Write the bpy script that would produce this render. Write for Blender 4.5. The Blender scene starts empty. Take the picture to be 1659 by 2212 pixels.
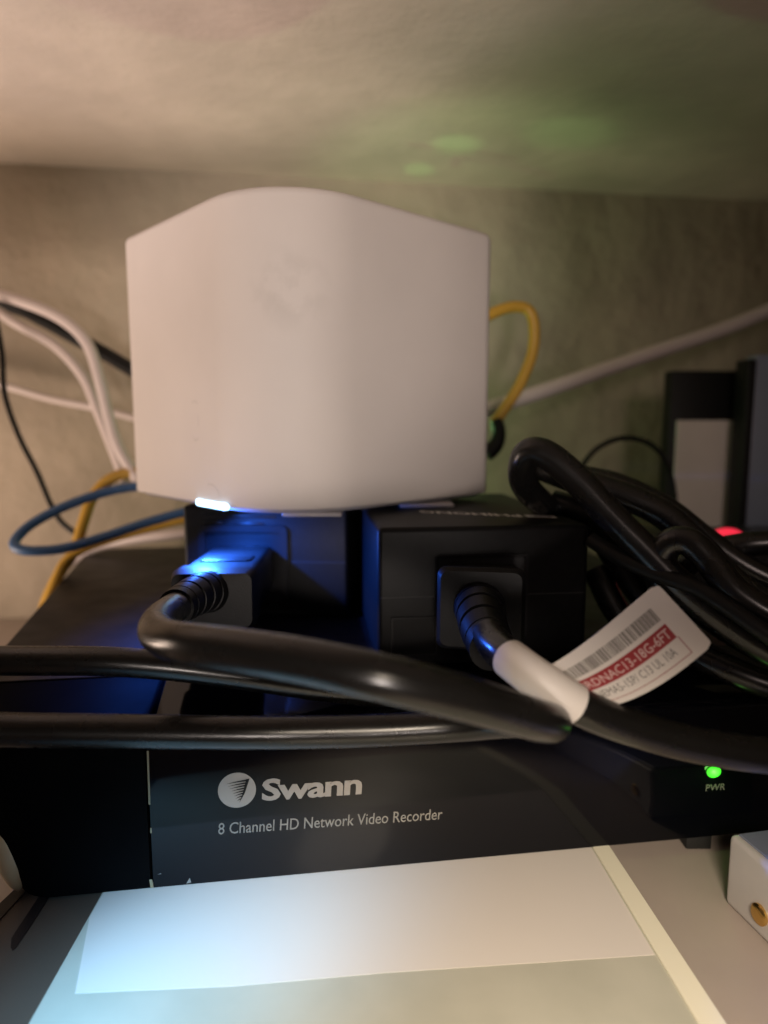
import bpy, bmesh, math, random
from mathutils import Vector, Matrix
random.seed(7)
R = math.radians
scene = bpy.context.scene
C = scene.collection
S = 0.001                                   # everything below is written in millimetres

# ------------------------------------------------------------------ camera
F, CW, CH = 1484.0, 1659.0, 2212.0          # focal length and picture size on a common scale
EYE = 141.0                                 # lens height above the table top
PITCH = math.atan2(194, 1484)
cp, sp = math.cos(PITCH), math.sin(PITCH)
cam_d = bpy.data.cameras.new('camera')
cam = bpy.data.objects.new('camera', cam_d); C.objects.link(cam)
cam_d.sensor_fit = 'VERTICAL'; cam_d.sensor_height = 24.0; cam_d.sensor_width = 18.0
cam_d.lens = 24.0 * F / CH
cam_d.clip_start = 0.01; cam_d.clip_end = 20
cam.location = (0, 0, EYE * S)
cam.rotation_euler = (R(90) - PITCH, 0, 0)
cam_d.dof.use_dof = True
cam_d.dof.focus_distance = 0.196
cam_d.dof.aperture_fstop = 4.8
scene.camera = cam

# ------------------------------------------------------------------ world, exposure
w = bpy.data.worlds.new('World'); scene.world = w; w.use_nodes = True
bg = w.node_tree.nodes['Background']
bg.inputs['Color'].default_value = (1.0, 0.74, 0.56, 1)
bg.inputs['Strength'].default_value = 0.045
scene.view_settings.view_transform = 'Standard'
scene.view_settings.look = 'None'
scene.view_settings.exposure = 0
scene.view_settings.gamma = 1

# ------------------------------------------------------------------ lamps
def lamp(name, kind, loc, target, power, color, **kw):
    d = bpy.data.lights.new(name, kind); o = bpy.data.objects.new(name, d); C.objects.link(o)
    d.energy = power; d.color = color
    for k, v in kw.items(): setattr(d, k, v)
    o.location = Vector(loc) * S
    if target is not None:
        o.rotation_euler = (Vector(target) - Vector(loc)).to_track_quat('-Z', 'Y').to_euler()
    return o
# warm light from low on the left, along the wall and up to the board above
lamp('left_room_lamp', 'AREA', (-350, 275, 35), (-190, 420, 290), 0.72, (1.0, 0.76, 0.60), shape='DISK', size=0.14)
lamp('left_board_fill', 'SPOT', (-340, 150, 60), (-150, 270, 338), 2.3, (1.0, 0.86, 0.84), spot_size=R(58), spot_blend=0.65, shadow_soft_size=0.03)  # added unseen spot; its soft edge bounds the lit left ceiling
lamp('right_board_fill', 'SPOT', (120, -230, 70), (95, 190, 338), 1.2, (1.0, 0.82, 0.74), spot_size=R(50), spot_blend=1.0, shadow_soft_size=0.04)  # added unseen spot lifting the dark right side of the ceiling
# added unseen spot, narrowed to brighten the router from the front
lamp('router_fill', 'SPOT', (0, -300, 85), (-36, 300, 190), 9.2, (1.0, 0.87, 0.79), spot_size=R(23), spot_blend=0.35, shadow_soft_size=0.05)
# added unseen spot brightening the white area in front of the recorder
lamp('white_area_fill', 'SPOT', (30, -30, 135), (35, 128, 0), 3.0, (1.0, 0.84, 0.66), spot_size=R(47), spot_blend=0.35, shadow_soft_size=0.03)
lamp('dim_right_fill', 'SPOT', (120, -260, 260), (170, 400, 120), 1.9, (1.0, 0.78, 0.70), spot_size=R(32), spot_blend=1.0, shadow_soft_size=0.05)  # added unseen spot for the grey card and adapter lettering
lamp('cool_screen_lamp', 'SPOT', (-150, 20, 120), (-60, 142, 6), 5.2, (0.30, 0.64, 1.0), spot_size=R(28), spot_blend=1.0, shadow_soft_size=0.02)

# ------------------------------------------------------------------ helpers
def ray(u, v):
    a, b = (u - CW / 2) / F, (CH / 2 - v) / F
    return Vector((a, cp + b * sp, -sp + b * cp))
def P(u, v, D):                             # point at distance D in front of the lens
    d = ray(u, v); return Vector((0, 0, EYE)) + d * (D / d.y)
def PZ(u, v, z):                            # point at height z
    d = ray(u, v); return Vector((0, 0, EYE)) + d * ((z - EYE) / d.z)
def lerp(a, b, t): return a + (b - a) * t

def tag(o, label=None, cat=None, group=None, kind=None):
    if label: o['label'] = label
    if cat: o['category'] = cat
    if group: o['group'] = group
    if kind: o['kind'] = kind
    return o
def thing(name, label, cat, loc, group=None):
    o = bpy.data.objects.new(name, None); C.objects.link(o)
    o.location = Vector(loc) * S; o.empty_display_size = 0.01
    return tag(o, label, cat, group)
def world_loc(o):
    v = Vector(o.location)
    while o.parent: o = o.parent; v += o.location
    return v / S
def build(name, geo, mat, parent=None, smooth=True, base=None, auto=35):
    """geo = (verts, faces) in world millimetres"""
    vs, fs = geo
    o = bpy.data.objects.new(name, None) if False else None
    base = Vector((0, 0, 0)) if base is None else Vector(base)
    org = world_loc(parent) if parent else base
    me = bpy.data.meshes.new(name)
    me.from_pydata([tuple((Vector(v) - org) * S) for v in vs], [], fs)
    bm = bmesh.new(); bm.from_mesh(me)
    bmesh.ops.remove_doubles(bm, verts=bm.verts, dist=1e-7)
    bmesh.ops.recalc_face_normals(bm, faces=bm.faces)
    if smooth:
        for f in bm.faces: f.smooth = True
        for e in bm.edges:
            if len(e.link_faces) == 2 and e.calc_face_angle(0) > R(auto): e.smooth = False
    bm.to_mesh(me); bm.free()
    me.materials.append(mat)
    o = bpy.data.objects.new(name, me); C.objects.link(o)
    if parent: o.parent = parent
    else: o.location = base * S
    return o
def join(*geos):
    V, Fc = [], []
    for vs, fs in geos:
        n = len(V); V += list(vs); Fc += [tuple(i + n for i in f) for f in fs]
    return V, Fc
def box(lo, hi, r=0.0, seg=2, mtx=None):
    bm = bmesh.new()
    bmesh.ops.create_cube(bm, size=1)
    lo, hi = Vector(lo), Vector(hi)
    for v in bm.verts:
        v.co = Vector(((lo.x + hi.x) / 2 + v.co.x * (hi.x - lo.x), (lo.y + hi.y) / 2 + v.co.y * (hi.y - lo.y), (lo.z + hi.z) / 2 + v.co.z * (hi.z - lo.z)))
    if r > 0: bmesh.ops.bevel(bm, geom=list(bm.edges), offset=r, segments=seg, affect='EDGES', profile=0.5)
    bm.verts.index_update()
    vs = [(mtx @ v.co) if mtx else v.co.copy() for v in bm.verts]
    fs = [tuple(v.index for v in f.verts) for f in bm.faces]
    bm.free(); return vs, fs
def frame(o, ang):                          # local frame turned by ang about Z, origin o
    return Matrix.Translation(Vector(o)) @ Matrix.Rotation(ang, 4, 'Z')
def spline(pts, n=10):
    pts = [Vector(p) for p in pts]; out = []
    for i in range(len(pts) - 1):
        p0 = pts[i - 1] if i else pts[0] * 2 - pts[1]
        p1, p2 = pts[i], pts[i + 1]
        p3 = pts[i + 2] if i + 2 < len(pts) else p2 * 2 - p1
        for k in range(n):
            t = k / n
            out.append(0.5 * ((2 * p1) + (p2 - p0) * t + (2 * p0 - 5 * p1 + 4 * p2 - p3) * t * t + (3 * p1 - p0 - 3 * p2 + p3) * t ** 3))
    out.append(pts[-1]); return out
def tube(path, rad, seg=20, cap=True):
    n = len(path); rf = rad if callable(rad) else (lambda t: rad)
    V, Fc = [], []
    tan = [(path[min(i + 1, n - 1)] - path[max(i - 1, 0)]).normalized() for i in range(n)]
    nrm = tan[0].orthogonal().normalized()
    for i in range(n):
        nrm = (nrm - tan[i] * nrm.dot(tan[i])).normalized(); bi = tan[i].cross(nrm)
        rr = rf(i / (n - 1))
        for k in range(seg):
            a = 2 * math.pi * k / seg
            V.append(path[i] + (nrm * math.cos(a) + bi * math.sin(a)) * rr)
    for i in range(n - 1):
        for k in range(seg):
            k2 = (k + 1) % seg
            Fc.append((i * seg + k, i * seg + k2, (i + 1) * seg + k2, (i + 1) * seg + k))
    if cap: Fc += [tuple(range(seg)), tuple((n - 1) * seg + k for k in range(seg))]
    return V, Fc
def rrect(w_, h_, r, seg=5):
    out = []
    for cx, cy, a0 in ((w_ - r, h_ - r, 0), (-w_ + r, h_ - r, 90), (-w_ + r, -h_ + r, 180), (w_ - r, -h_ + r, 270)):
        for k in range(seg + 1):
            a = R(a0 + 90 * k / seg); out.append((cx + r * math.cos(a), cy + r * math.sin(a)))
    return out
def loft(secs, up=Vector((0, 0, 1)), axis=None):
    """secs: (centre, halfwidth, halfheight, corner radius)"""
    V, Fc = [], []; n = len(secs)
    for i, (c, hw, hh, r) in enumerate(secs):
        t = axis if axis else (secs[min(i + 1, n - 1)][0] - secs[max(i - 1, 0)][0]).normalized()
        s = t.cross(up).normalized(); u = s.cross(t).normalized()
        for x, y in rrect(hw, hh, r): V.append(Vector(c) + s * x + u * y)
    m = len(V) // n
    for i in range(n - 1):
        for k in range(m):
            k2 = (k + 1) % m; Fc.append((i * m + k, i * m + k2, (i + 1) * m + k2, (i + 1) * m + k))
    Fc += [tuple(range(m)), tuple((n - 1) * m + k for k in range(m))]
    return V, Fc
def prism(poly, fn, z0, z1):                # poly (a, b) -> fn(a, b, z)
    n = len(poly)
    V = [fn(a, b, z0) for a, b in poly] + [fn(a, b, z1) for a, b in poly]
    Fc = [tuple(range(n)), tuple(n + i for i in range(n))] + [(i, (i + 1) % n, n + (i + 1) % n, n + i) for i in range(n)]
    return V, Fc
def text2d(s, bold=0.0, res=3, spacing=1.0, shear=0.0):
    cu = bpy.data.curves.new('t', 'FONT'); cu.body = s; cu.size = 1; cu.offset = bold; cu.resolution_u = res; cu.space_character = spacing; cu.shear = shear
    to = bpy.data.objects.new('t', cu); C.objects.link(to)
    bpy.context.view_layer.update()
    me = bpy.data.meshes.new_from_object(to.evaluated_get(bpy.context.evaluated_depsgraph_get()))
    vs = [v.co.to_2d() for v in me.vertices]; fs = [tuple(p.vertices) for p in me.polygons]
    bpy.data.objects.remove(to); bpy.data.curves.remove(cu); bpy.data.meshes.remove(me)
    x0, x1 = min(v.x for v in vs), max(v.x for v in vs)
    y0, y1 = min(v.y for v in vs), max(v.y for v in vs)
    return [((v.x - x0) / (x1 - x0), (v.y - y0) / (y1 - y0)) for v in vs], fs

# ------------------------------------------------------------------ materials
def mat(name, col, rough=0.5, metal=0.0, spec=0.5, noise=0.0, nscale=200, bump=0.0, bscale=400, coat=0.0, rvar=0.0, emit=None, estr=0.0, col2=None, bdist=0.0003, detail=4):
    m = bpy.data.materials.new(name); m.use_nodes = True
    nt = m.node_tree; b = nt.nodes['Principled BSDF']
    b.inputs['Roughness'].default_value = rough; b.inputs['Metallic'].default_value = metal
    b.inputs['Specular IOR Level'].default_value = spec; b.inputs['Coat Weight'].default_value = coat
    b.inputs['Coat Roughness'].default_value = 0.08
    tc = nt.nodes.new('ShaderNodeTexCoord')
    n1 = nt.nodes.new('ShaderNodeTexNoise'); n1.inputs['Scale'].default_value = nscale; n1.inputs['Detail'].default_value = detail
    nt.links.new(tc.outputs['Object'], n1.inputs['Vector'])
    mx = nt.nodes.new('ShaderNodeMix'); mx.data_type = 'RGBA'
    c2 = col2 if col2 else tuple(c * (1 - noise) for c in col)
    mx.inputs['A'].default_value = (*col, 1); mx.inputs['B'].default_value = (*c2, 1)
    rp = nt.nodes.new('ShaderNodeMapRange'); rp.inputs['From Min'].default_value = 0.35; rp.inputs['From Max'].default_value = 0.65
    nt.links.new(n1.outputs['Fac'], rp.inputs['Value']); nt.links.new(rp.outputs['Result'], mx.inputs['Factor'])
    nt.links.new(mx.outputs['Result'], b.inputs['Base Color'])
    if rvar:
        r2 = nt.nodes.new('ShaderNodeMapRange'); r2.inputs['From Min'].default_value = 0.3; r2.inputs['From Max'].default_value = 0.7
        r2.inputs['To Min'].default_value = max(0, rough - rvar); r2.inputs['To Max'].default_value = rough + rvar
        nt.links.new(n1.outputs['Fac'], r2.inputs['Value']); nt.links.new(r2.outputs['Result'], b.inputs['Roughness'])
    if bump:
        n2 = nt.nodes.new('ShaderNodeTexNoise'); n2.inputs['Scale'].default_value = bscale; n2.inputs['Detail'].default_value = 5
        nt.links.new(tc.outputs['Object'], n2.inputs['Vector'])
        bp = nt.nodes.new('ShaderNodeBump'); bp.inputs['Strength'].default_value = bump; bp.inputs['Distance'].default_value = bdist
        nt.links.new(n2.outputs['Fac'], bp.inputs['Height']); nt.links.new(bp.outputs['Normal'], b.inputs['Normal'])
    if emit:
        b.inputs['Emission Color'].default_value = (*emit, 1); b.inputs['Emission Strength'].default_value = estr
    return m
M = {}
M['wall'] = mat('painted_wall', (0.43, 0.36, 0.28), 0.75, noise=0.2, nscale=14, bump=0.95, bscale=24, bdist=0.008)
M['ceiling'] = mat('painted_ceiling', (0.74, 0.63, 0.55), 0.7, noise=0.2, nscale=14, bump=0.5, bscale=60, bdist=0.002)
M['table'] = mat('grey_brown_laminate', (0.42, 0.355, 0.31), 0.5, noise=0.08, nscale=30, bump=0.1, bscale=900)
M['router'] = mat('matte_white_plastic', (0.62, 0.56, 0.52), 0.6, spec=0.3, noise=0.05, nscale=25, bump=0.22, bscale=1300, bdist=0.0001)
def add_smudge(m, centre, radius, amount):
    nt = m.node_tree; b = nt.nodes['Principled BSDF']; src = b.inputs['Base Color'].links[0].from_socket
    g = nt.nodes.new('ShaderNodeNewGeometry'); sub = nt.nodes.new('ShaderNodeVectorMath'); sub.operation = 'DISTANCE'
    sub.inputs[1].default_value = Vector(centre) * S; nt.links.new(g.outputs['Position'], sub.inputs[0])
    mr = nt.nodes.new('ShaderNodeMapRange'); mr.inputs['From Min'].default_value = radius * S; mr.inputs['From Max'].default_value = 0; mr.inputs['To Max'].default_value = 1
    nt.links.new(sub.outputs['Value'], mr.inputs['Value'])
    n = nt.nodes.new('ShaderNodeTexNoise'); n.inputs['Scale'].default_value = 130; n.inputs['Detail'].default_value = 3
    nt.links.new(g.outputs['Position'], n.inputs['Vector'])
    r2 = nt.nodes.new('ShaderNodeMapRange'); r2.inputs['From Min'].default_value = .42; r2.inputs['From Max'].default_value = .62; r2.inputs['To Max'].default_value = amount
    nt.links.new(n.outputs['Fac'], r2.inputs['Value'])
    mu = nt.nodes.new('ShaderNodeMath'); mu.operation = 'MULTIPLY'; nt.links.new(mr.outputs['Result'], mu.inputs[0]); nt.links.new(r2.outputs['Result'], mu.inputs[1])
    mx = nt.nodes.new('ShaderNodeMix'); mx.data_type = 'RGBA'; mx.inputs['B'].default_value = (.22, .19, .16, 1)
    nt.links.new(src, mx.inputs['A']); nt.links.new(mu.outputs[0], mx.inputs['Factor']); nt.links.new(mx.outputs['Result'], b.inputs['Base Color'])
add_smudge(M['router'], P(625, 625, 244), 16, .26)
M['router_base'] = mat('pale_grey_plastic', (0.40, 0.37, 0.38), 0.5)
M['groove'] = mat('faint_grey_line', (0.36, 0.33, 0.30), 0.6)
M['led_blue'] = mat('lit_blue_white', (0.8, 0.9, 1), 0.4, emit=(0.35, 0.68, 1.0), estr=5)
M['black_tex'] = mat('textured_black_plastic', (0.006, 0.006, 0.0065), 0.45, spec=0.14, noise=0.3, nscale=500, bump=0.5, bscale=2600, bdist=0.0001)
M['black_sat'] = mat('satin_black_plastic', (0.011, 0.011, 0.012), 0.3, noise=0.3, nscale=120, bump=0.1, bscale=900, rvar=0.06)
M['inlet'] = mat('inlet_black_plastic', (0.009, 0.009, 0.010), 0.32, spec=0.2, bump=0.1, bscale=500)
M['cord'] = mat('black_cord_jacket', (0.0085, 0.008, 0.0075), 0.27, noise=0.35, nscale=60, bump=0.08, bscale=240, bdist=0.0003, rvar=0.04)
M['cord_thin'] = mat('thin_black_jacket', (0.006, 0.006, 0.006), 0.5, spec=0.25)
M['plug'] = mat('plug_black_rubber', (0.006, 0.006, 0.0065), 0.42, spec=0.14, bump=0.5, bscale=2200, bdist=0.00015)
M['gloss'] = mat('gloss_black_panel', (0.0022, 0.0025, 0.0045), 0.06, noise=0.2, nscale=40, bump=0.03, bscale=60, bdist=0.0003, rvar=0.045, spec=0.28)
M['nvr_metal'] = mat('black_coated_metal', (0.014, 0.012, 0.0125), 0.52, spec=0.25, noise=0.25, nscale=70, bump=0.2, bscale=1500, bdist=0.0001, rvar=0.06)
M['nvr_side'] = mat('satin_dark_panel', (0.004, 0.0038, 0.0042), 0.6, spec=0.015, noise=0.2, nscale=50, rvar=0.04)
M['reflection_strip'] = mat('tan_reflection', (0.75, 0.58, 0.37), 0.35)  # warm reflection on the recorder corner, put into the colour
M['print_white'] = mat('white_print', (0.85, 0.82, 0.78), 0.5)
M['print'] = mat('grey_print', (0.34, 0.31, 0.28), 0.5)
M['print_dim'] = mat('dim_grey_print', (0.22, 0.21, 0.19), 0.5)
M['seam'] = mat('bare_seam_edge', (0.30, 0.25, 0.15), 0.5)
M['led_green'] = mat('lit_green', (0.1, 0.8, 0.1), 0.4, emit=(0.06, 1.0, 0.02), estr=0.9)
M['led_red'] = mat('lit_red', (0.9, 0.05, 0.08), 0.3, emit=(1.0, 0.03, 0.07), estr=0.85)
M['rubber'] = mat('rubber_foot_black', (0.01, 0.01, 0.01), 0.7)
M['tagpaper'] = mat('white_tag_paper', (0.66, 0.61, 0.58), 0.5, noise=0.03, nscale=90)
M['ink_red'] = mat('red_ink', (0.27, 0.012, 0.018), 0.5)
M['ink_grey'] = mat('grey_ink', (0.13, 0.115, 0.105), 0.5)
M['ink_pale'] = mat('pale_pink_ink', (0.60, 0.42, 0.40), 0.5)
M['white_jacket'] = mat('white_cable_jacket', (0.66, 0.58, 0.56), 0.4)
M['blue_jacket'] = mat('blue_cable_jacket', (0.045, 0.12, 0.27), 0.42)
M['yellow_jacket'] = mat('yellow_cable_jacket', (0.52, 0.30, 0.035), 0.45)
M['sheet'] = mat('smooth_white', (0.74, 0.69, 0.64), 0.5, noise=0.03, nscale=14, coat=0.1)  # colour of the painted white reflection and of the pale pad
M['mottle'] = mat('mottled_grey_green', (0.52, 0.51, 0.43), 0.4, col2=(0.46, 0.455, 0.38), nscale=45, bump=0.2, bscale=120, coat=0.1)  # ceiling reflection painted into the lid as a mottled tone
M['rim'] = mat('cream_rim', (0.86, 0.82, 0.66), 0.35)
M['tray'] = mat('dark_grey_plastic', (0.085, 0.062, 0.047), 0.5, noise=0.08, nscale=40, bump=0.1, bscale=1500)
M['slot'] = mat('slot_black', (0.004, 0.004, 0.006), 0.5)
M['bracket'] = mat('white_plastic_box', (0.62, 0.60, 0.58), 0.35, noise=0.05, nscale=60)
M['bluegrey'] = mat('blue_grey_plastic', (0.20, 0.23, 0.31), 0.4)
M['brass'] = mat('brass', (0.75, 0.48, 0.15), 0.25, metal=1.0)
M['paper_grey'] = mat('warm_grey_card', (0.74, 0.67, 0.63), 0.6, noise=0.08, nscale=30)

# ------------------------------------------------------------------ setting
YAW = R(8.2)
e1 = Vector((math.cos(YAW), math.sin(YAW), 0)); e2 = Vector((-math.sin(YAW), math.cos(YAW), 0)); ez = Vector((0, 0, 1))
Wp = Vector((0, 524, 0))                     # a point of the wall
_d = ray(0, 352); CZ = EYE + _d.z * Wp.dot(e2) / _d.dot(e2)   # underside of the board above
def grid(o, a, b, na, nb):
    V = [o + a * (i / na) + b * (j / nb) for j in range(nb + 1) for i in range(na + 1)]
    return V, [(j * (na + 1) + i, j * (na + 1) + i + 1, (j + 1) * (na + 1) + i + 1, (j + 1) * (na + 1) + i) for j in range(nb) for i in range(na)]
def slab(o, a, b, t):                        # solid board
    V = [o, o + a, o + a + b, o + b]; V += [v + t for v in V]
    return V, [(0, 1, 2, 3), (4, 5, 6, 7), (0, 1, 5, 4), (1, 2, 6, 5), (2, 3, 7, 6), (3, 0, 4, 7)]
tag(build('wall', slab(Wp - e1 * 1100 - ez * 60, e1 * 2300, ez * 700, e2 * 30), M['wall'], smooth=False), kind='structure')
tag(build('ceiling', slab(Wp - e1 * 1100 - e2 * 620 + ez * CZ, e1 * 2300, e2 * 620, ez * 18), M['ceiling'], smooth=False), kind='structure')
tag(build('table', slab(Wp - e1 * 1100 - e2 * 900 - ez * 30, e1 * 2300, e2 * 899, ez * 30), M['table'], smooth=False), kind='structure')

# ------------------------------------------------------------------ things under the recorder
ZW = 6.0                                     # top of the flat white box, where the recorder rests
def quad_px(pts, z): return [PZ(u, v, z) for u, v in pts]
def ext(a, b, k): return a + (b - a) * k
# left and right border lines of the white box, carried back under the recorder and forward past the lens
la, lb = PZ(220, 1928, ZW), PZ(60, 2212, ZW)
ra, rb = PZ(1280, 1829, ZW), PZ(1509, 2212, ZW)
qa, qb = PZ(1317, 1829, ZW), PZ(1569, 2212, ZW)
Lb, Lf = ext(la, lb, -0.9), ext(la, lb, 2.0)
Rb, Rf = ext(ra, rb, -0.9), ext(ra, rb, 2.0)
Qb, Qf = ext(qa, qb, -0.9), ext(qa, qb, 2.0)
def flat(poly, z0, z1):
    n = len(poly); V = [Vector((p.x, p.y, z0)) for p in poly] + [Vector((p.x, p.y, z1)) for p in poly]
    return V, [tuple(range(n)), tuple(n + i for i in range(n))] + [(i, (i + 1) % n, n + (i + 1) % n, n + i) for i in range(n)]
wb = thing('flat_box', 'flat pale box, painted grey green reflection on top, cream rim, lying under the black recorder', 'box', (0, 120, 0))
build('lid', flat([Lb, Rb, Rf, Lf], 0.2, ZW - 0.36), M['mottle'], wb, smooth=False)
build('rim', flat([Rb + Vector((.05, 0, 0)), Qb, Qf, Rf + Vector((.05, 0, 0))], 0.2, ZW + 0.1), M['rim'], wb, smooth=False)
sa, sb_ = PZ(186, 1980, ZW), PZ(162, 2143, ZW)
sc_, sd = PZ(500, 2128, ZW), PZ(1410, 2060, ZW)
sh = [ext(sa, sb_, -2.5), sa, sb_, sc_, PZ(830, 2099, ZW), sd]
# right border of the painted reflection runs beside the rim
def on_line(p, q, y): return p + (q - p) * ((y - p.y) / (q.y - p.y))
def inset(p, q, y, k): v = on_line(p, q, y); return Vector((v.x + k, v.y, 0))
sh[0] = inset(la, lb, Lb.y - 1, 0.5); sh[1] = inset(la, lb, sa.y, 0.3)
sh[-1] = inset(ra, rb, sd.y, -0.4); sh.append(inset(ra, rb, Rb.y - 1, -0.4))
tag(build('white_reflection', flat(sh, ZW - 0.355, ZW - 0.29), M['sheet'], smooth=False, base=(0, 150, 0)), 'white reflection painted as a thin sheet on the flat box in front of the recorder', 'sheet')  # white reflection in the box top, built as a thin painted layer

# dark grey tray at the left with a slot
tr = thing('grey_tray', 'dark grey plastic tray with a black slot, left of the flat box under the recorder', 'tray', (-110, 120, 0))
ta, tb = PZ(100, 1932, ZW - 1), PZ(-40, 2080, ZW - 1)
tpoly = [Lb + Vector((-.3, 0, 0)), Lf + Vector((-.3, 0, 0)), ext(ta, tb, 5), PZ(-40, 2000, ZW - 1), PZ(30, 1925, ZW - 1), PZ(110, 1850, ZW - 1)]
sl = [PZ(u, v, ZW - 1) for u, v in ((92, 1925), (115, 1925), (62, 2008), (34, 2049), (27, 2054), (23, 2048), (24, 2028))]
build('panel', flat(tpoly, 0.2, ZW - 1), M['tray'], tr, smooth=False)
build('slot', flat(sl, ZW - 1.5, ZW - 0.85), M['slot'], tr, smooth=False)
build('edge_strip', flat([PZ(u, v, ZW - 1) for u, v in ((30, 1925), (58, 1925), (-30, 2020), (-60, 2010))], 0.3, ZW - 0.6), M['slot'], tr, smooth=False)
tag(build('pale_pad', flat([PZ(u, v, 1) for u, v in ((-400, 1700), (60, 1800), (30, 1935), (-80, 2040), (-500, 2100))], 0.1, 1.2), M['sheet'], smooth=False, base=(-150, 130, 0)), 'pale sheet corner showing below the left end of the recorder', 'sheet')

# ------------------------------------------------------------------ video recorder
Q = P(330, 1918, 185.0); Q.z = ZW
def N(x, y, z): return Q + e1 * x + e2 * y + ez * (z + ZW - Q.z)
def nloc(p): d = p - Q; return d.dot(e1), d.dot(e2)
HF, HT, BD = 46.5, 52.5, 34.0                # front height, top height, bezel depth
def front(u, v, off=0.0):                    # point of the front plane seen at (u, v)
    d = ray(u, v); o = Vector((0, 0, EYE)); n = -e2
    t = (Q + n * off - o).dot(n) / d.dot(n); return o + d * t
xr = 232.0
tl0 = nloc(PZ(0, 1400, ZW + HT)); tl1 = nloc(PZ(190, 1185, ZW + HT))
def xleft(y): return tl0[0] + (tl1[0] - tl0[0]) * (y - tl0[1]) / (tl1[1] - tl0[1])
xbot = nloc(front(16, 1930))[0]
rec = thing('video_recorder', 'wide black video recorder with glossy front, white lettering and green light', 'recorder', tuple(Q))
DB = tl1[1]
# body: sections across, behind the bezel
def hull(y, inset_=0.0, top=HT, rear=True):
    xt = xleft(y); xb = min(xbot + (xt - xleft(0)) , xt + 30)
    pts = []
    for k in range(13):
        t = k / 12; a = t * math.pi / 2
        pts.append((lerp(xb, xt, math.sin(a)), top * (1 - math.cos(a)) if False else top * (t ** 1.15)))
    return pts
def section_loft(ys, tops, x1, mat_, name, x0fn=None, dz=0.0):
    V, Fc = [], []; n = None
    for y, tp in zip(ys, tops):
        hp = hull(max(y, 0), top=tp - 1.5)
        if x0fn is not None: ring = [(x0fn, 0), (x0fn, tp - .8), (x0fn + .8, tp)]
        else: ring = hp + [(hp[-1][0] + 1.5, tp)]
        ring = ring + [(x1 - .8, tp), (x1, tp - .8), (x1, 0)]
        n = len(ring)
        V += [N(a, y, b + dz) for a, b in ring]
    for i in range(len(ys) - 1):
        for k in range(n):
            k2 = (k + 1) % n; Fc.append((i * n + k, i * n + k2, (i + 1) * n + k2, (i + 1) * n + k))
    Fc += [tuple(range(n)), tuple((len(ys) - 1) * n + k for k in range(n))]
    return build(name, (V, Fc), mat_, rec)
section_loft([BD + .3, BD + 60, DB - 1, DB], [HT, HT, HT, HT - 1], xr, M['nvr_metal'], 'body')
def bezel_ys(): return [0.0, 0.5, 1.4, 2.6, 12, 24, BD], [HF - 2.6, HF - 1.1, HF - .3, HF, lerp(HF, HT, .3), lerp(HF, HT, .68), HT]
ys, tps = bezel_ys()
# left end panel: sections with a front corner that curves back
V, Fc = [], []; rows = 13; 
prof = hull(0, top=1.0)
def endpanel():
    V, Fc = [], []
    cols = []
    # plan outline from the seam to the left, curving back at the end (normalised 0..1 by height)
    for j in range(rows):
        t = j / (rows - 1)
        cols.append(t)
    A = 10
    for j, t in enumerate(cols):
        z = (HF - 1.2) * t
        xe = hull(0, top=1.0)[j][0]
        r = 12.0
        row = [(-0.35, BD - .2), (-0.35, 0.35), (-0.6, 0.05)]
        for k in range(A + 1):
            a = R(90 * k / A); row.append((xe + r - r * math.sin(a), r - r * math.cos(a)))
        xe2 = hull(BD, top=1.0)[j][0]
        row.append((xe2, BD - .2))
        V += [N(x, y, z + max(0, (y - 0) / BD) * (HT - HF) * t) for x, y in row]
    n = len(row)
    for j in range(rows - 1):
        for k in range(n - 1): Fc.append((j * n + k, j * n + k + 1, (j + 1) * n + k + 1, (j + 1) * n + k))
        Fc.append((j * n + n - 1, j * n, (j + 1) * n, (j + 1) * n + n - 1))
    # rounded top
    top0 = (rows - 1) * n
    base = len(V); cx = sum((V[top0 + k] for k in range(n)), Vector()) / n
    for k in range(n):
        p = V[top0 + k]; V.append(p + (cx - p).normalized() * 1.3 + ez * 1.2)
    for k in range(n): Fc.append((top0 + k, top0 + (k + 1) % n, base + (k + 1) % n, base + k))
    Fc += [tuple(range(n)), tuple(base + k for k in range(n))]
    return V, Fc
build('end_panel', endpanel(), M['nvr_side'], rec, auto=50)
def reflection_strip():
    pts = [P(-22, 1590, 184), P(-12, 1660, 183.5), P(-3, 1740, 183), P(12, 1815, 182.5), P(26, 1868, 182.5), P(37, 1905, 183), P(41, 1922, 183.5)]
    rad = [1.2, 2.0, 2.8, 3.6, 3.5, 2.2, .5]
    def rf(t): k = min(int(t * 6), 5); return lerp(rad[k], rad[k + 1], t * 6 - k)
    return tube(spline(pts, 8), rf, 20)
build('corner_reflection', reflection_strip(), M['reflection_strip'], rec)  # added strip that paints the warm reflection on the rounded corner
section_loft(ys, tps, xr - .5, M['gloss'], 'front_panel', x0fn=0.25)
# bare edge slivers along the seam
def on_front(u0, v0, u1, v1, wd, off=.12):
    a, b = front(u0, v0, off), front(u1, v1, off); s = e1 * wd / 2
    return [a - s, a + s, b + s, b - s], [(0, 1, 2, 3)]
build('seam_edge', join(on_front(319, 1622, 323, 1738, .55), on_front(326, 1788, 326, 1800, .4), on_front(326, 1900, 328, 1918, .8, .4)), M['seam'], rec, smooth=False)
# scuffs
build('scuff', join(([front(402, 1909, .1), front(413, 1906, .1), front(410, 1896, .1)], [(0, 1, 2)]), ([front(340, 1889, .1), front(348, 1886, .1), front(348, 1888, .1)], [(0, 1, 2)])), M['print_dim'], rec, smooth=False)
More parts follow.
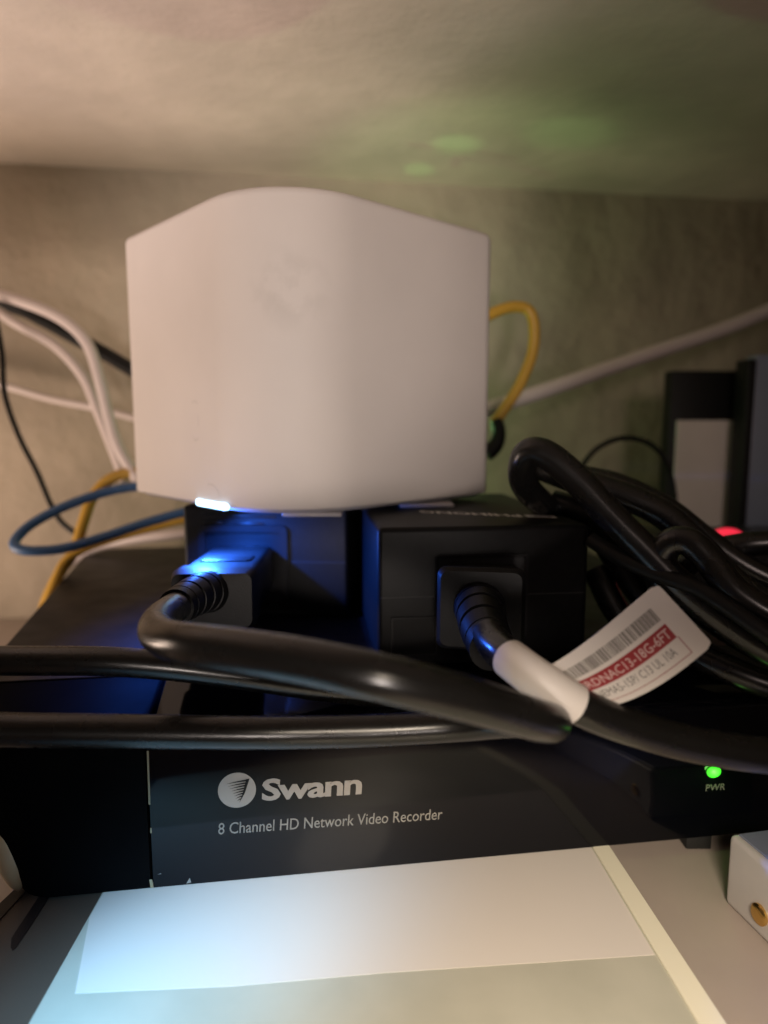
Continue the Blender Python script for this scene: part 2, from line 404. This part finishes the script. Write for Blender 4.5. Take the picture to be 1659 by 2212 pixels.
# lettering on the front: mapped between picture corners of the lines
def front_text(s, bl, br, tl, bold, name, m, off=.12, **kw):
    vs, fs = text2d(s, bold, **kw)
    a, b, c = front(*bl, off), front(*br, off), front(*tl, off)
    return build(name, ([a + (b - a) * x + (c - a) * y for x, y in vs], fs), m, rec, smooth=False)
front_text('Swann', (565, 1731), (781, 1716), (567, 1683), 0.030, 'lettering', M['print'], spacing=0.93)
front_text('8 Channel HD Network Video Recorder', (471, 1803), (955, 1770), (472, 1778), 0.004, 'lettering', M['print_dim'])
front_text('PWR', (1524, 1709), (1566, 1706), (1526, 1695), 0.01, 'lettering', M['print_dim'])
# round emblem with striped wedge cut out
cE = front(512, 1707, .1); rE = (front(553, 1704, .1) - cE).length
def ell(n=40): return [cE + (e1 * math.cos(2 * math.pi * k / n) + ez * math.sin(2 * math.pi * k / n)) * rE for k in range(n)]
emb = build('emblem', (ell(), [tuple(range(40))]), M['print'], rec, smooth=False)
def E(x, y, o=.12): return cE - e2 * o + e1 * x * rE + ez * y * rE
st = []
# comb of curved stripes narrowing to a point, closed by a slanted bar on the right
for k in range(8):
    t = k / 7
    y = lerp(0.50, -0.52, t); xr_ = lerp(0.60, 0.18, t); xl_ = lerp(-0.58, -0.02, t); th = lerp(.075, .05, t)
    top = [E(lerp(xl_, xr_, i / 8), y + 0.02 - .12 * (1 - i / 8) ** 1.4 + th * (i / 8)) for i in range(9)]
    bot = [E(lerp(xl_, xr_, i / 8), y + 0.02 - .12 * (1 - i / 8) ** 1.4 - th * .6 * (i / 8)) for i in range(9)]
    st.append((top + bot, [(i, i + 1, 9 + i + 1, 9 + i) for i in range(8)]))
bar = [E(.50, .60), E(.68, .62), E(.40, -.20), E(.10, -.72), E(.26, -.30)]
st.append((bar, [(0, 1, 2, 3, 4)]))
build('emblem_stripe', join(*st), M['gloss'], emb, smooth=False)
# green power light
g0 = front(1542, 1667, 0.3)
bmg = bmesh.new(); bmesh.ops.create_uvsphere(bmg, u_segments=20, v_segments=12, radius=1)
gv = [g0 + e1 * v.co.x * 2.5 + ez * v.co.z * 2.05 + e2 * v.co.y * .8 for v in bmg.verts]
bmg.verts.index_update(); gf = [tuple(v.index for v in f.verts) for f in bmg.faces]; bmg.free()
build('power_light', (gv, gf), M['led_green'], rec)
lamp('power_light_glow', 'POINT', g0 - e2 * 2.5, None, 0.0010, (0.25, 1.0, 0.15), shadow_soft_size=0.001)
fp = nloc(PZ(1512, 1832, 0.5))
for fx, fy in ((fp[0], fp[1] + 5), (fp[0] - 10, 200.0)):
    build('rubber_foot', box(N(fx - 5, fy - 5, -5.6), N(fx + 5, fy + 5, 0), .6), M['rubber'], rec)

# ------------------------------------------------------------------ mesh router
RC = P(668, 900, 311.0); RC.z = 0
ZB, ZT = 109.6, 220.5
ROT = R(-2.5)
def router_plan(shrink=0.0):
    s = 117.5 / 2 - shrink
    # corners: front, right, back, left, each (angle, radius)
    out = []
    for k, r in enumerate((37, 9, 30, 9)):
        r = max(1.0, r - shrink)
        ad = R(-90 + 90 * k)                 # direction of this corner
        d = s * math.sqrt(2) - r * math.sqrt(2)
        c = (d * math.cos(ad), d * math.sin(ad))
        for i in range(13):
            a = ad + R(-45 + 90 * i / 12); out.append((c[0] + r * math.cos(a), c[1] + r * math.sin(a)))
    return out
def RP(x, y, z):
    return Vector((RC.x + x * math.cos(ROT) - y * math.sin(ROT), RC.y + x * math.sin(ROT) + y * math.cos(ROT), z))
def stack(levels):
    V, Fc = [], []
    for sh_, z in levels: V += [RP(x, y, z) for x, y in router_plan(sh_)]
    n = len(V) // len(levels)
    for i in range(len(levels) - 1):
        for k in range(n):
            k2 = (k + 1) % n; Fc.append((i * n + k, i * n + k2, (i + 1) * n + k2, (i + 1) * n + k))
    Fc += [tuple(range(n)), tuple((len(levels) - 1) * n + k for k in range(n))]
    return V, Fc
ro = thing('mesh_router', 'white rounded cube router with a lit blue light, standing on two power adapters', 'router', (RC.x, RC.y, ZB - 3))
shell = build('shell', stack([(0.6, ZB + .2), (0, ZB + 1.0), (0, ZT - 3.0), (.4, ZT - 1.4), (1.4, ZT - .4), (3, ZT)]), M['router'], ro, auto=60)
build('base', stack([(6, ZB - 1.6), (4.5, ZB - 1.4), (3.0, ZB + .3)]), M['router_base'], ro, auto=60)
for u in (677, 920):
    f0 = P(u, 1112, 256 if u < 800 else 283)
    build('foot', box((f0.x - 11, f0.y - 6, ZB - 3.1), (f0.x + 11, f0.y + 9, ZB - 1.5), .5), M['router_base'], ro)
build('foot', box((RC.x - 12, RC.y + 40, ZB - 3.1), (RC.x + 12, RC.y + 56, ZB - 1.5), .5), M['router_base'], ro)
# left face frame: plane of the flat left wall of the shell
plan = router_plan()
pl_a = RP(*plan[0], 0); pl_b = RP(*plan[-1], 0)
fa = (pl_b - pl_a).normalized()             # from front corner to left corner along the face
fn = Vector((fa.y, -fa.x, 0)); 
if fn.y > 0: fn = -fn
def face(u, v, off=0.0):
    d = ray(u, v); o = Vector((0, 0, EYE)); t = (pl_a + fn * off - o).dot(fn) / d.dot(fn); return o + d * t
l0, l1 = face(425, 1087), face(490, 1091)
led_c = (l0 + l1) / 2; led_c.z = ZB + .4; hw = (l1 - l0).length / 2
build('indicator_light', loft([(led_c + fn * k, hw - q, 1.25 - q, 1.2 - q) for k, q in ((-1.0, 0), (0.25, 0), (0.45, .3))], axis=fn), M['led_blue'], ro)
def ring_arc(c, rx, rz, a0, a1, wd, off=.06, n=28):
    V = []
    for k in range(n + 1):
        a = R(lerp(a0, a1, k / n))
        for q in (0, wd): V.append(c + fn * off - fa * (math.cos(a) * (rx + q)) + ez * (math.sin(a) * (rz + q)))
    return V, [(2 * k, 2 * k + 1, 2 * k + 3, 2 * k + 2) for k in range(n)]
build('button_outline', ring_arc(led_c + ez * 2.6, 6.5, 5.0, 10, 110, .18), M['groove'], ro, smooth=False)
ec = face(422, 909)
build('faint_emblem', join(ring_arc(ec + ez * 5.6, 2.2, 1.8, 15, 150, .2), ring_arc(ec - ez * 5.6, 2.2, 1.8, 200, 340, .2), ring_arc(ec, 2.4, 6.5, -20, 20, .15)), M['groove'], ro, smooth=False)
# little green port light at the back and its glow
gb = RP(16, 72, ZB + 40)
build('port_light', box(gb - Vector((2, 1, 1.2)), gb + Vector((2, 1, 1.2)), .3), M['led_green'], ro)
lamp('port_light_glow', 'SPOT', gb + Vector((0, 14, 0)), gb + Vector((60, 100, 130)), 0.10, (0.30, 1.0, 0.22), spot_size=R(78), spot_blend=0.7, shadow_soft_size=0.0015)
lamp('port_light_side_glow', 'POINT', gb + Vector((25, 40, -20)), None, 0.11, (0.42, 1.0, 0.36), shadow_soft_size=0.002)
def ceil_pt(u, v): d = ray(u, v); return Vector((0, 0, EYE)) + d * ((CZ) / d.z - EYE / d.z)
for (u_, v_, ss, pw) in ((905, 366, 8, .30), (985, 312, 12, .26), (1225, 290, 17, .14)):
    lamp('ceiling_patch_spot', 'SPOT', gb + Vector((0, 14, 0)), ceil_pt(u_, v_), pw, (0.35, 1.0, 0.25), spot_size=R(ss), spot_blend=1.0, shadow_soft_size=0.001)  # added narrow spots making the green patches on the ceiling
lamp('indicator_glow', 'AREA', led_c + fn * 4.5 - ez * 2.2, P(500, 1240, 256), 0.38, (0.03, 0.16, 1.0), shape='RECTANGLE', size=0.010, size_y=0.0025, spread=R(150))

# ------------------------------------------------------------------ power adapters
ZN = ZW + HT                                 # top of the recorder
ZA = ZB - 3.2                                # top of the adapters
def adapter(name, label, org, ang, wd, dp, inlet, sock):
    t = thing(name, label, 'power adapter', tuple(org))
    m = frame(org, ang); h = ZA - ZN
    # shell with a waist line: two halves
    build('case', box((0, 0, .2), (wd, dp, h), 2.0, 4, m), M['black_tex'], t)
    V_, F_ = box((1.2, -.12, h * .50), (wd - 1.2, dp - 3, h * .50 + .45), .1, 1, m)
    build('case_seam', (V_, F_), M['slot'], t)
    return t, m, h
# right adapter
oR = P(815, 1140, 224); oR.z = ZN
wR = (P(1275, 1140, 232) - P(815, 1140, 224)).length; aR = math.atan2(8, wR)
tR, mR, hR = adapter('power_adapter', 'black power adapter with pale lettering on top, beneath the right side of the router', oR, aR, wR, 105, None, None)
oL = P(395, 1140, 287); oL.z = ZN
wL = (P(752, 1140, 282) - P(395, 1140, 287)).length; aL = math.atan2(-5, wL)
tL, mL, hL = adapter('power_adapter', 'black power adapter lit blue by the router light, beneath the left side of the router', oL, aL, wL, 110, None, None)
def adp(m, ang, o, u, v, off=0):             # point of an adapter's front face seen at (u, v)
    n = Vector((math.sin(ang), -math.cos(ang), 0)); d = ray(u, v); e = Vector((0, 0, EYE))
    return e + d * ((o + n * off - e).dot(n) / d.dot(n))
def frame_ring(c, n, hw_, hh, th, depth, r):
    s = n.cross(ez).normalized(); V, Fc = [], []
    for (a, b, rr, k) in ((hw_, hh, r, 0), (hw_, hh, r, depth), (hw_ - th, hh - th, max(.3, r - th), depth), (hw_ - th, hh - th, max(.3, r - th), 0)):
        V += [c + s * x + ez * y + n * k for x, y in rrect(a, b, rr)]
    m_ = len(V) // 4
    for i in range(3):
        for k in range(m_): k2 = (k + 1) % m_; Fc.append((i * m_ + k, i * m_ + k2, (i + 1) * m_ + k2, (i + 1) * m_ + k))
    return V, Fc
nL = Vector((math.sin(aL), -math.cos(aL), 0)); nR = Vector((math.sin(aR), -math.cos(aR), 0))
iL = adp(mL, aL, oL, 527, 1222)
build('inlet_frame', frame_ring(iL + ez * 1.5, nL, 19.0, 16.0, 3.0, 1.6, 2.5), M['inlet'], tL)
build('inlet_well', loft([(iL + nL * .05, 16.2, 12.5, 1.5), (iL + nL * .3, 16.2, 12.5, 1.5)], axis=nL), M['inlet'], tL)
build('ridge', join(box((9, -.7, hL - 5.2), (40, .3, hL - 3.9), .3, 2, mL), box((9, -.6, hL - 8.0), (17, .3, hL - 6.6), .4, 2, mL), box((22, -.6, hL - 8.2), (35, .3, hL - 7.0), .4, 2, mL)), M['inlet'], tL)
iR = adp(mR, aR, oR, 1040, 1288)
build('inlet_frame', frame_ring(iR, nR, 16.0, 14.5, 1.2, .8, 1.2), M['inlet'], tR)
build('inlet_well', loft([(iR + nR * .05, 14.8, 13.2, 1.0), (iR + nR * .25, 14.8, 13.2, 1.0)], axis=nR), M['slot'], tR)
build('latch', frame_ring(adp(mR, aR, oR, 895, 1375), nR, 8, 7, .7, .7, .8), M['inlet'], tR)
# lettering on top of the right adapter, read from behind
def top_text(s, a, b, depth, name, m, bold=.0):
    vs, fs = text2d(s, bold); A, B = PZ(*a, ZA + .1), PZ(*b, ZA + .1); dn = Vector((math.sin(aR), -math.cos(aR), 0))
    return build(name, ([A + (B - A) * x + dn * depth * y for x, y in vs], fs), m, tR, smooth=False)
top_text('PHIHONG', (1120, 1112), (905, 1103), 6, 'lettering', M['print_white'], 0.02)
A0, A1 = PZ(1193, 1114, ZA + .08), PZ(1130, 1112, ZA + .08); dn = Vector((math.sin(aR), -math.cos(aR), 0))
lg = build('logo_plate', ([A0, A1, A1 + dn * 6, A0 + dn * 6], [(0, 1, 2, 3)]), M['print_white'], tR, smooth=False)
vs, fs = text2d('PSA', .02)
build('logo_letter', ([A0 + (A1 - A0) * (.15 + .7 * x) + dn * (1.4 + 3.2 * y) + ez * .05 for x, y in vs], fs), M['black_sat'], lg, smooth=False)

# ------------------------------------------------------------------ power cords with plugs
def plug(parent, inlet_c, n_in, p_end, hw_, hh):
    """moulded connector from the socket towards p_end"""
    ax = (p_end - inlet_c).normalized(); L = (p_end - inlet_c).length
    secs = []
    for t, kx in ((0, .94), (.06, .97), (.5, .98), (.80, 1.0), (.82, 1.07), (.93, 1.07), (1.0, .98)):
        secs.append((inlet_c + ax * L * t, hw_ * kx, hh * kx, 2.6))
    b = build('plug', loft(secs, axis=ax), M['plug'], parent, auto=28)
    return b, ax
def relief(parent, pts, r0, r1, ribs=4):
    path = spline(pts, 16); n = len(path)
    def rf(t):
        base = lerp(r0, r1, t); g = (t * (ribs + .5)) % 1.0
        return base * (0.84 if (g > .80 and t < .86) else 1.0)
    p2 = []
    for i in range(n - 1):
        for k in range(3): p2.append(path[i].lerp(path[i + 1], k / 3))
    p2.append(path[-1])
    return build('strain_relief', tube(p2, rf, 28), M['plug'], parent, auto=40)
RCD = 4.25
c1 = thing('power_cable', 'thick black cord from the blue lit plug, crossing the recorder and doubling back left', 'cord', (0, 150, ZW))
pe = P(458, 1298, 216)
pl1, ax1 = plug(c1, iL + nL * 1.0, nL, pe, 13.0, 9.0)
# raised pad on top of the plug
s1 = ax1.cross(ez).normalized(); u1 = s1.cross(ax1).normalized(); mid = (iL + pe) / 2 + u1 * 8.95
build('grip_pad', loft([(mid + ax1 * 4 + u1 * k, 9.0 - q, 6.5 - q, 1.5) for k, q in ((-.3, 0), (.35, .1), (.55, .5))], up=ax1, axis=u1), M['plug'], pl1)
relief(c1, [P(450, 1278, 217), P(428, 1284, 206), P(402, 1298, 196), P(380, 1312, 188)], 6.8, 5.2, 4)
cord1 = [P(392, 1304, 192), P(368, 1320, 182), P(345, 1340, 168), P(338, 1362, 154), P(360, 1380, 144), P(420, 1392, 134), P(520, 1405, 128), P(660, 1428, 122), P(820, 1462, 118),
         P(980, 1502, 121), P(1100, 1537, 128), P(1165, 1556, 134), P(1192, 1561, 143), P(1175, 1560, 155), P(1100, 1558, 166), P(980, 1568, 172), P(800, 1578, 172), P(600, 1582, 169), P(400, 1581, 167), P(180, 1578, 165), P(0, 1576, 163), P(-300, 1565, 158), P(-700, 1540, 155)]
build('cord', tube(spline(cord1, 12), RCD, 28), M['cord'], c1)

c2 = thing('power_cable', 'thick black cord with a white paper tag, plugged into the right adapter', 'cord', (20, 150, ZW))
pe2 = P(1038, 1318, 205)
pl2, ax2 = plug(c2, iR + nR * .6, nR, pe2, 12.6, 12.0)
relief(c2, [P(1036, 1312, 206), P(1038, 1325, 197), P(1046, 1360, 184), P(1064, 1402, 170)], 8.0, 6.0, 4)
cord2 = [P(1055, 1372, 172), P(1072, 1398, 162), P(1108, 1428, 153), P(1170, 1474, 147), P(1250, 1525, 146), P(1350, 1566, 149), P(1490, 1606, 152), P(1659, 1632, 154), P(1850, 1640, 156), P(2200, 1630, 160)]
sp2 = spline(cord2, 14)
build('cord', tube(sp2, RCD, 28), M['cord'], c2)
# paper tag: sleeve round the cord and a flag
i0, i1 = 14 * 2 - 2, 14 * 4 - 1
tagr = build('paper_tag', tube(sp2[i0:i1 + 1], RCD + .35, 28, cap=False), M['tagpaper'], c2)
def bez(a, b, c, d, t): return a * (1 - t) ** 3 + b * 3 * t * (1 - t) ** 2 + c * 3 * t * t * (1 - t) + d * t ** 3
TA0, TA3 = P(1160, 1452, 147.5), P(1419, 1260, 160)
TB0, TB3 = P(1262, 1532, 146.5), P(1541, 1392, 152)
TA1, TA2 = P(1262, 1402, 152), P(1340, 1322, 158)
TB1, TB2 = P(1372, 1530, 149), P(1458, 1462, 151)
def T(s, t, off=0.0):                        # s from the cord outwards, t from the upper edge down
    def pt(s, t): return bez(TA0, TA1, TA2, TA3, s).lerp(bez(TB0, TB1, TB2, TB3, s), t)
    p = pt(s, t)
    if off:
        n = (pt(s + .01, t) - pt(s - .01, t)).cross(pt(s, t + .01) - pt(s, t - .01)).normalized()
        if n.y > 0: n = -n
        p = p + n * off
    return p
def patch(s0, s1, t0, t1, off, ns=24, nt_=12, cr=0.0):
    V, Fc = [], []
    for j in range(nt_ + 1):
        for i in range(ns + 1):
            a, b = i / ns, j / nt_
            s, t = lerp(s0, s1, a), lerp(t0, t1, b)
            if cr:                            # rounded outer corners
                db = min(b, 1 - b)
                lim = 1 - cr * .75 * (1 - math.sqrt(max(0, 1 - (1 - min(1, db / cr)) ** 2)))
                s = lerp(s0, lerp(s0, s1, lim), a)
            V.append(T(s, t, off))
    for j in range(nt_):
        for i in range(ns):
            k = j * (ns + 1) + i; Fc.append((k, k + 1, k + ns + 2, k + ns + 1))
    return V, Fc
def flagmesh():
    a = patch(0, 1, 0, 1, 0.12, 30, 30, cr=.07); b = patch(0, 1, 0, 1, -0.12, 30, 30, cr=.07)
    V = a[0] + b[0]; n = len(a[0]); Fc = list(a[1]) + [tuple(i + n for i in f) for f in b[1]]
    W = 31; edge = [i for i in range(W)] + [W * j + W - 1 for j in range(1, W)] + [W * (W - 1) + i for i in range(W - 2, -1, -1)] + [W * j for j in range(W - 2, 0, -1)]
    for k in range(len(edge)):
        p, q = edge[k], edge[(k + 1) % len(edge)]; Fc.append((p, q, q + n, p + n))
    return V, Fc
build('flag', flagmesh(), M['tagpaper'], tagr)
build('red_band', patch(0.0, .85, .445, .66, .16, 30, 4), M['ink_red'], tagr)
bars = []; s = .02
random.seed(3)
while s < .84:
    wd = random.choice((.004, .004, .007, .011)); bars.append(patch(s, min(s + wd, .85), .185, .38, .16, 1, 3)); s += wd + random.choice((.0032, .0032, .0055, .0085))
build('barcode', join(*bars), M['ink_grey'], tagr, smooth=False)
build('red_line', join(patch(.0, .86, .905, .915, .16, 30, 1), patch(.855, .861, .66, .915, .16, 1, 6)), M['ink_red'], tagr, smooth=False)
def ttext(s_, s0, s1, t0, t1, m, bold=.0, off=.2):
    vs, fs = text2d(s_, bold, res=2)
    return build('lettering', ([T(lerp(s0, s1, x), lerp(t1, t0, y), off) for x, y in vs], fs), m, tagr, smooth=False)
ttext('PCRDNAC13-18G-6FT', .06, .83, .485, .62, M['ink_pale'], .01)
ttext('NEMA5-15P/ C13 UL 10A', .16, .78, .71, .83, M['ink_grey'], .0)

# ------------------------------------------------------------------ other cords
def cord(label, pts, r, m, cat='cord', name='power_cable', group=None, seg=18, n=10):
    path = spline([P(*p) for p in pts], n)
    b = min(path, key=lambda p: p.z).copy()
    return tag(build(name, tube(path, r, seg), M[m], base=b), label, cat, group)
cord('thick black cord entering from the left edge just above the lowest cord', [(-700, 1400, 185), (-250, 1420, 188), (0, 1427, 190), (200, 1428, 190), (340, 1436, 192), (500, 1455, 196), (700, 1485, 202), (900, 1505, 208), (1100, 1512, 212)], 4.25, 'cord', seg=24)
cord('thick black cord whose looped end sticks up beside the yellow cable', [(1190, 1105, 262), (1135, 1050, 248), (1130, 1000, 240), (1150, 975, 236), (1190, 988, 233), (1250, 1040, 229), (1320, 1115, 224), (1390, 1185, 219), (1470, 1265, 213), (1580, 1350, 206), (1720, 1430, 198), (1950, 1500, 190)], 5.0, 'cord', seg=24)
cord('thick black cord arching over the pile at right, nearest to the thin wire loop', [(1170, 1010, 262), (1250, 1040, 252), (1340, 1068, 246), (1430, 1110, 240), (1510, 1180, 232), (1580, 1255, 222), (1680, 1320, 212), (1900, 1400, 200)], 5.0, 'cord', seg=24)
cord('black cord bent into a short arch below the red light', [(1460, 1400, 222), (1432, 1290, 219), (1430, 1205, 217), (1450, 1172, 215), (1490, 1172, 212), (1535, 1215, 208), (1590, 1280, 202), (1700, 1345, 196), (1900, 1420, 190)], 4.6, 'cord', seg=24)
cord('black cord packed in the pile directly beneath the looped end', [(1195, 1085, 264), (1275, 1110, 256), (1365, 1180, 246), (1450, 1265, 236), (1570, 1355, 226), (1720, 1440, 216)], 5.0, 'cord', seg=20)
cord('black cord in the pile, just right of the adapter at mid height', [(1275, 1120, 262), (1335, 1215, 252), (1410, 1315, 243), (1520, 1410, 234), (1700, 1500, 224)], 4.8, 'cord', seg=20)
cord('black cord lying lowest in the pile beside the adapter', [(1285, 1230, 256), (1335, 1325, 248), (1415, 1410, 240), (1560, 1480, 230), (1760, 1530, 222)], 4.8, 'cord', seg=20)
cord('black cord at the top of the pile, touching the wire loop', [(1260, 1030, 276), (1340, 1050, 268), (1440, 1100, 260), (1530, 1170, 252), (1640, 1240, 244), (1800, 1300, 236)], 4.8, 'cord', seg=20)
cord('black cord running flat to the right edge just under the red light', [(1440, 1250, 262), (1520, 1198, 256), (1590, 1180, 250), (1680, 1172, 246), (1900, 1165, 240)], 4.6, 'cord', seg=24)
cord('thin black wire running down behind the corner of the paper tag', [(1275, 1165, 230), (1340, 1205, 222), (1420, 1240, 214), (1500, 1268, 206), (1570, 1310, 199), (1680, 1385, 190), (1850, 1480, 184)], 2.6, 'cord_thin', name='thin_wire', cat='wire')
cord('black cord at the right edge, low beside the paper tag', [(1380, 1330, 236), (1480, 1400, 226), (1580, 1450, 216), (1700, 1490, 210), (1900, 1530, 205)], 4.6, 'cord', seg=24)
cord('thin dark wire making a single loop against the wall, left of the black case', [(1225, 1060, 395), (1258, 1005, 395), (1295, 965, 395), (1350, 946, 395), (1405, 960, 395), (1440, 1000, 395), (1456, 1060, 395), (1460, 1120, 392), (1462, 1180, 390)], 1.5, 'cord_thin', name='thin_wire', cat='wire', seg=10)
cord('white cable slanting up to the right edge across the wall', [(960, 915, 425), (1060, 882, 430), (1200, 836, 438), (1400, 766, 450), (1560, 712, 462), (1700, 655, 470), (1900, 580, 480)], 4.6, 'white_jacket', name='white_cable', cat='cable')
yl = thing('yellow_cable', 'yellow cable looping out from behind the right side of the router', 'cable', tuple(P(1068, 930, 375)))
build('jacket', tube(spline([P(1000, 725, 372), P(1050, 685, 375), P(1100, 664, 378), P(1138, 668, 380), P(1153, 700, 380), P(1150, 762, 380), P(1122, 832, 378), P(1092, 880, 376), P(1068, 915, 375)], 10), 3.0, 16), M['yellow_jacket'], yl)
build('plug', tube(spline([P(1072, 905, 375), P(1078, 935, 374), P(1070, 962, 373), P(1050, 980, 372)], 6), lambda t: 3.2 + 1.6 * t, 16), M['cord_thin'], yl)
g = 'white cables hanging at the left'
cord('upper white cable bending down to the left side of the router', [(-300, 590, 410), (-60, 625, 408), (60, 656, 405), (140, 694, 402), (190, 745, 398), (215, 820, 394), (235, 900, 390), (258, 970, 385), (300, 1040, 380)], 3.2, 'white_jacket', name='white_cable', cat='cable', seg=14)
cord('lower white cable running close beneath the upper white one, left of the router', [(-300, 600, 418), (-60, 648, 418), (40, 702, 416), (120, 748, 413), (180, 815, 408), (212, 890, 402), (240, 960, 396), (270, 1040, 390)], 2.9, 'white_jacket', name='white_cable', cat='cable', seg=14)
cord('thin white cable lying nearly level against the wall, left', [(-80, 810, 465), (20, 836, 466), (110, 862, 466), (200, 880, 462), (280, 900, 456), (380, 930, 450)], 2.4, 'white_jacket', name='white_cable', cat='cable', seg=12)
cord('black cable passing behind the white cables to the router', [(-200, 610, 436), (20, 660, 434), (90, 690, 432), (160, 728, 430), (230, 766, 428), (300, 806, 426), (420, 860, 425)], 4.4, 'cord_thin', name='black_cable', cat='cable', seg=14)
cord('thin dark wire hanging down the left edge to the blue cable', [(-15, 660, 400), (4, 760, 400), (10, 850, 398), (40, 940, 396), (80, 1020, 392), (110, 1090, 388), (135, 1130, 384), (175, 1160, 380)], 1.6, 'cord_thin', name='thin_wire', cat='wire', seg=10)
cord('blue network cable making a flat loop left of the recorder', [(420, 1035, 372), (330, 1046, 368), (240, 1060, 360), (150, 1090, 350), (75, 1128, 342), (38, 1160, 336), (34, 1182, 332), (70, 1190, 331), (140, 1184, 336), (230, 1158, 345), (320, 1128, 356), (420, 1100, 368)], 2.5, 'blue_jacket', name='blue_cable', cat='cable', seg=14)
cord('yellow cable dropping in a bow behind the blue loop', [(420, 1010, 385), (300, 1018, 382), (240, 1034, 378), (200, 1075, 374), (180, 1130, 370), (160, 1190, 366), (128, 1240, 362), (100, 1300, 356), (80, 1370, 350)], 3.0, 'yellow_jacket', name='yellow_cable', cat='cable', seg=14)
cord('yellow cable crossing the rear corner of the recorder under the blue loop', [(430, 1112, 372), (340, 1135, 372), (250, 1160, 370), (180, 1185, 366), (140, 1215, 362), (118, 1262, 356), (95, 1320, 350)], 2.6, 'yellow_jacket', name='yellow_cable', cat='cable', seg=14)
cord('pale cable lying along the rear edge of the recorder', [(420, 1150, 405), (330, 1160, 412), (260, 1170, 418), (205, 1182, 424), (150, 1215, 428)], 3.2, 'white_jacket', name='white_cable', cat='cable', seg=14)

# unseen wire added behind the router to streak the green light
cord('unseen thin black wire added behind the router to streak the green light', [(880, 620, 440), (900, 560, 445), (930, 500, 452), (985, 520, 455), (1010, 600, 455)], 1.6, 'cord_thin', name='thin_wire', cat='wire', seg=10)
# ------------------------------------------------------------------ things at the right
pA, pB = P(1452, 800, 445), P(1622, 785, 440)
bc = thing('black_case', 'tall black case with a warm grey card on its front, by the wall at right', 'case', (pA.x, pA.y, 0))
m = frame((pA.x, pA.y, 0), R(2)); wc = pB.x - pA.x
build('shell', box((0, 0, .1), (wc, 12, pA.z), 1.5, 2, m), M['cord_thin'], bc)
ztop = P(1540, 908, 442).z; 
build('card', box((4.5, -1.2, .5), (wc + .5, -.05, ztop), .3, 1, m), M['paper_grey'], bc)
pC = P(1622, 765, 425)
bp_ = thing('blue_grey_device', 'blue grey upright panel with a dark front edge at the right edge', 'device', (pC.x, pC.y, 0))
m = frame((pC.x, pC.y, 0), R(4))
build('shell', box((4, 0, .1), (90, 12, pC.z), 1.5, 2, m), M['bluegrey'], bp_)
build('edge_trim', box((-1.5, -1, .1), (3.9, 13, pC.z - 3), .8, 2, m), M['cord_thin'], bp_)
pS = P(1500, 1165, 345)
ps = thing('power_strip', 'black power strip with a glowing red switch behind the cord pile', 'power strip', (pS.x, pS.y, 0))
m = frame((pS.x, pS.y, 0), R(3))
build('shell', box((-22, 0, .1), (110, 45, pS.z), 3, 3, m), M['black_sat'], ps)
rc = P(1572, 1150, 352)
bmg = bmesh.new(); bmesh.ops.create_uvsphere(bmg, u_segments=24, v_segments=14, radius=1); bmg.verts.index_update()
build('switch', ([Vector((rc.x + v.co.x * 8.5, rc.y + v.co.y * 6, pS.z - .5 + v.co.z * 5.2)) for v in bmg.verts], [tuple(v.index for v in f.verts) for f in bmg.faces]), M['led_red'], ps); bmg.free()
# white box with brass screw, lower right
zt_ = 22.0
w0 = PZ(1574, 1800, zt_)
w1 = PZ(1659, 1872, zt_)
dirw = (w1 - w0).normalized(); angw = math.atan2(dirw.y, dirw.x)
wx = thing('white_box', 'small white plastic box with a brass screw at the lower right', 'box', (w0.x, w0.y, 0))
mw = frame((w0.x, w0.y, 0), angw)
hb = w0.z - PZ(1574, 1800, zt_).z
build('shell', box((0, 0, .2), (110, 40, zt_), 1.6, 3, mw), M['bracket'], wx)
build('top_plate', box((1.6, 2.0, zt_ + .02), (108, 38, zt_ + .6), .2, 1, mw), M['bluegrey'], wx)
nW = Vector((math.sin(angw), -math.cos(angw), 0))
def wface(u, v): d = ray(u, v); e = Vector((0, 0, EYE)); return e + d * ((w0 - e).dot(nW) / d.dot(nW))
sc = wface(1642, 1975)
scr = build('screw', loft([(sc + nW * k, r_, r_, r_ - .01) for k, r_ in ((-.2, 2.9), (.6, 2.9), (1.1, 2.4), (1.3, 1.6))], axis=nW), M['brass'], wx)

print('led', led_c, 'gb', gb, 'CZ', CZ)
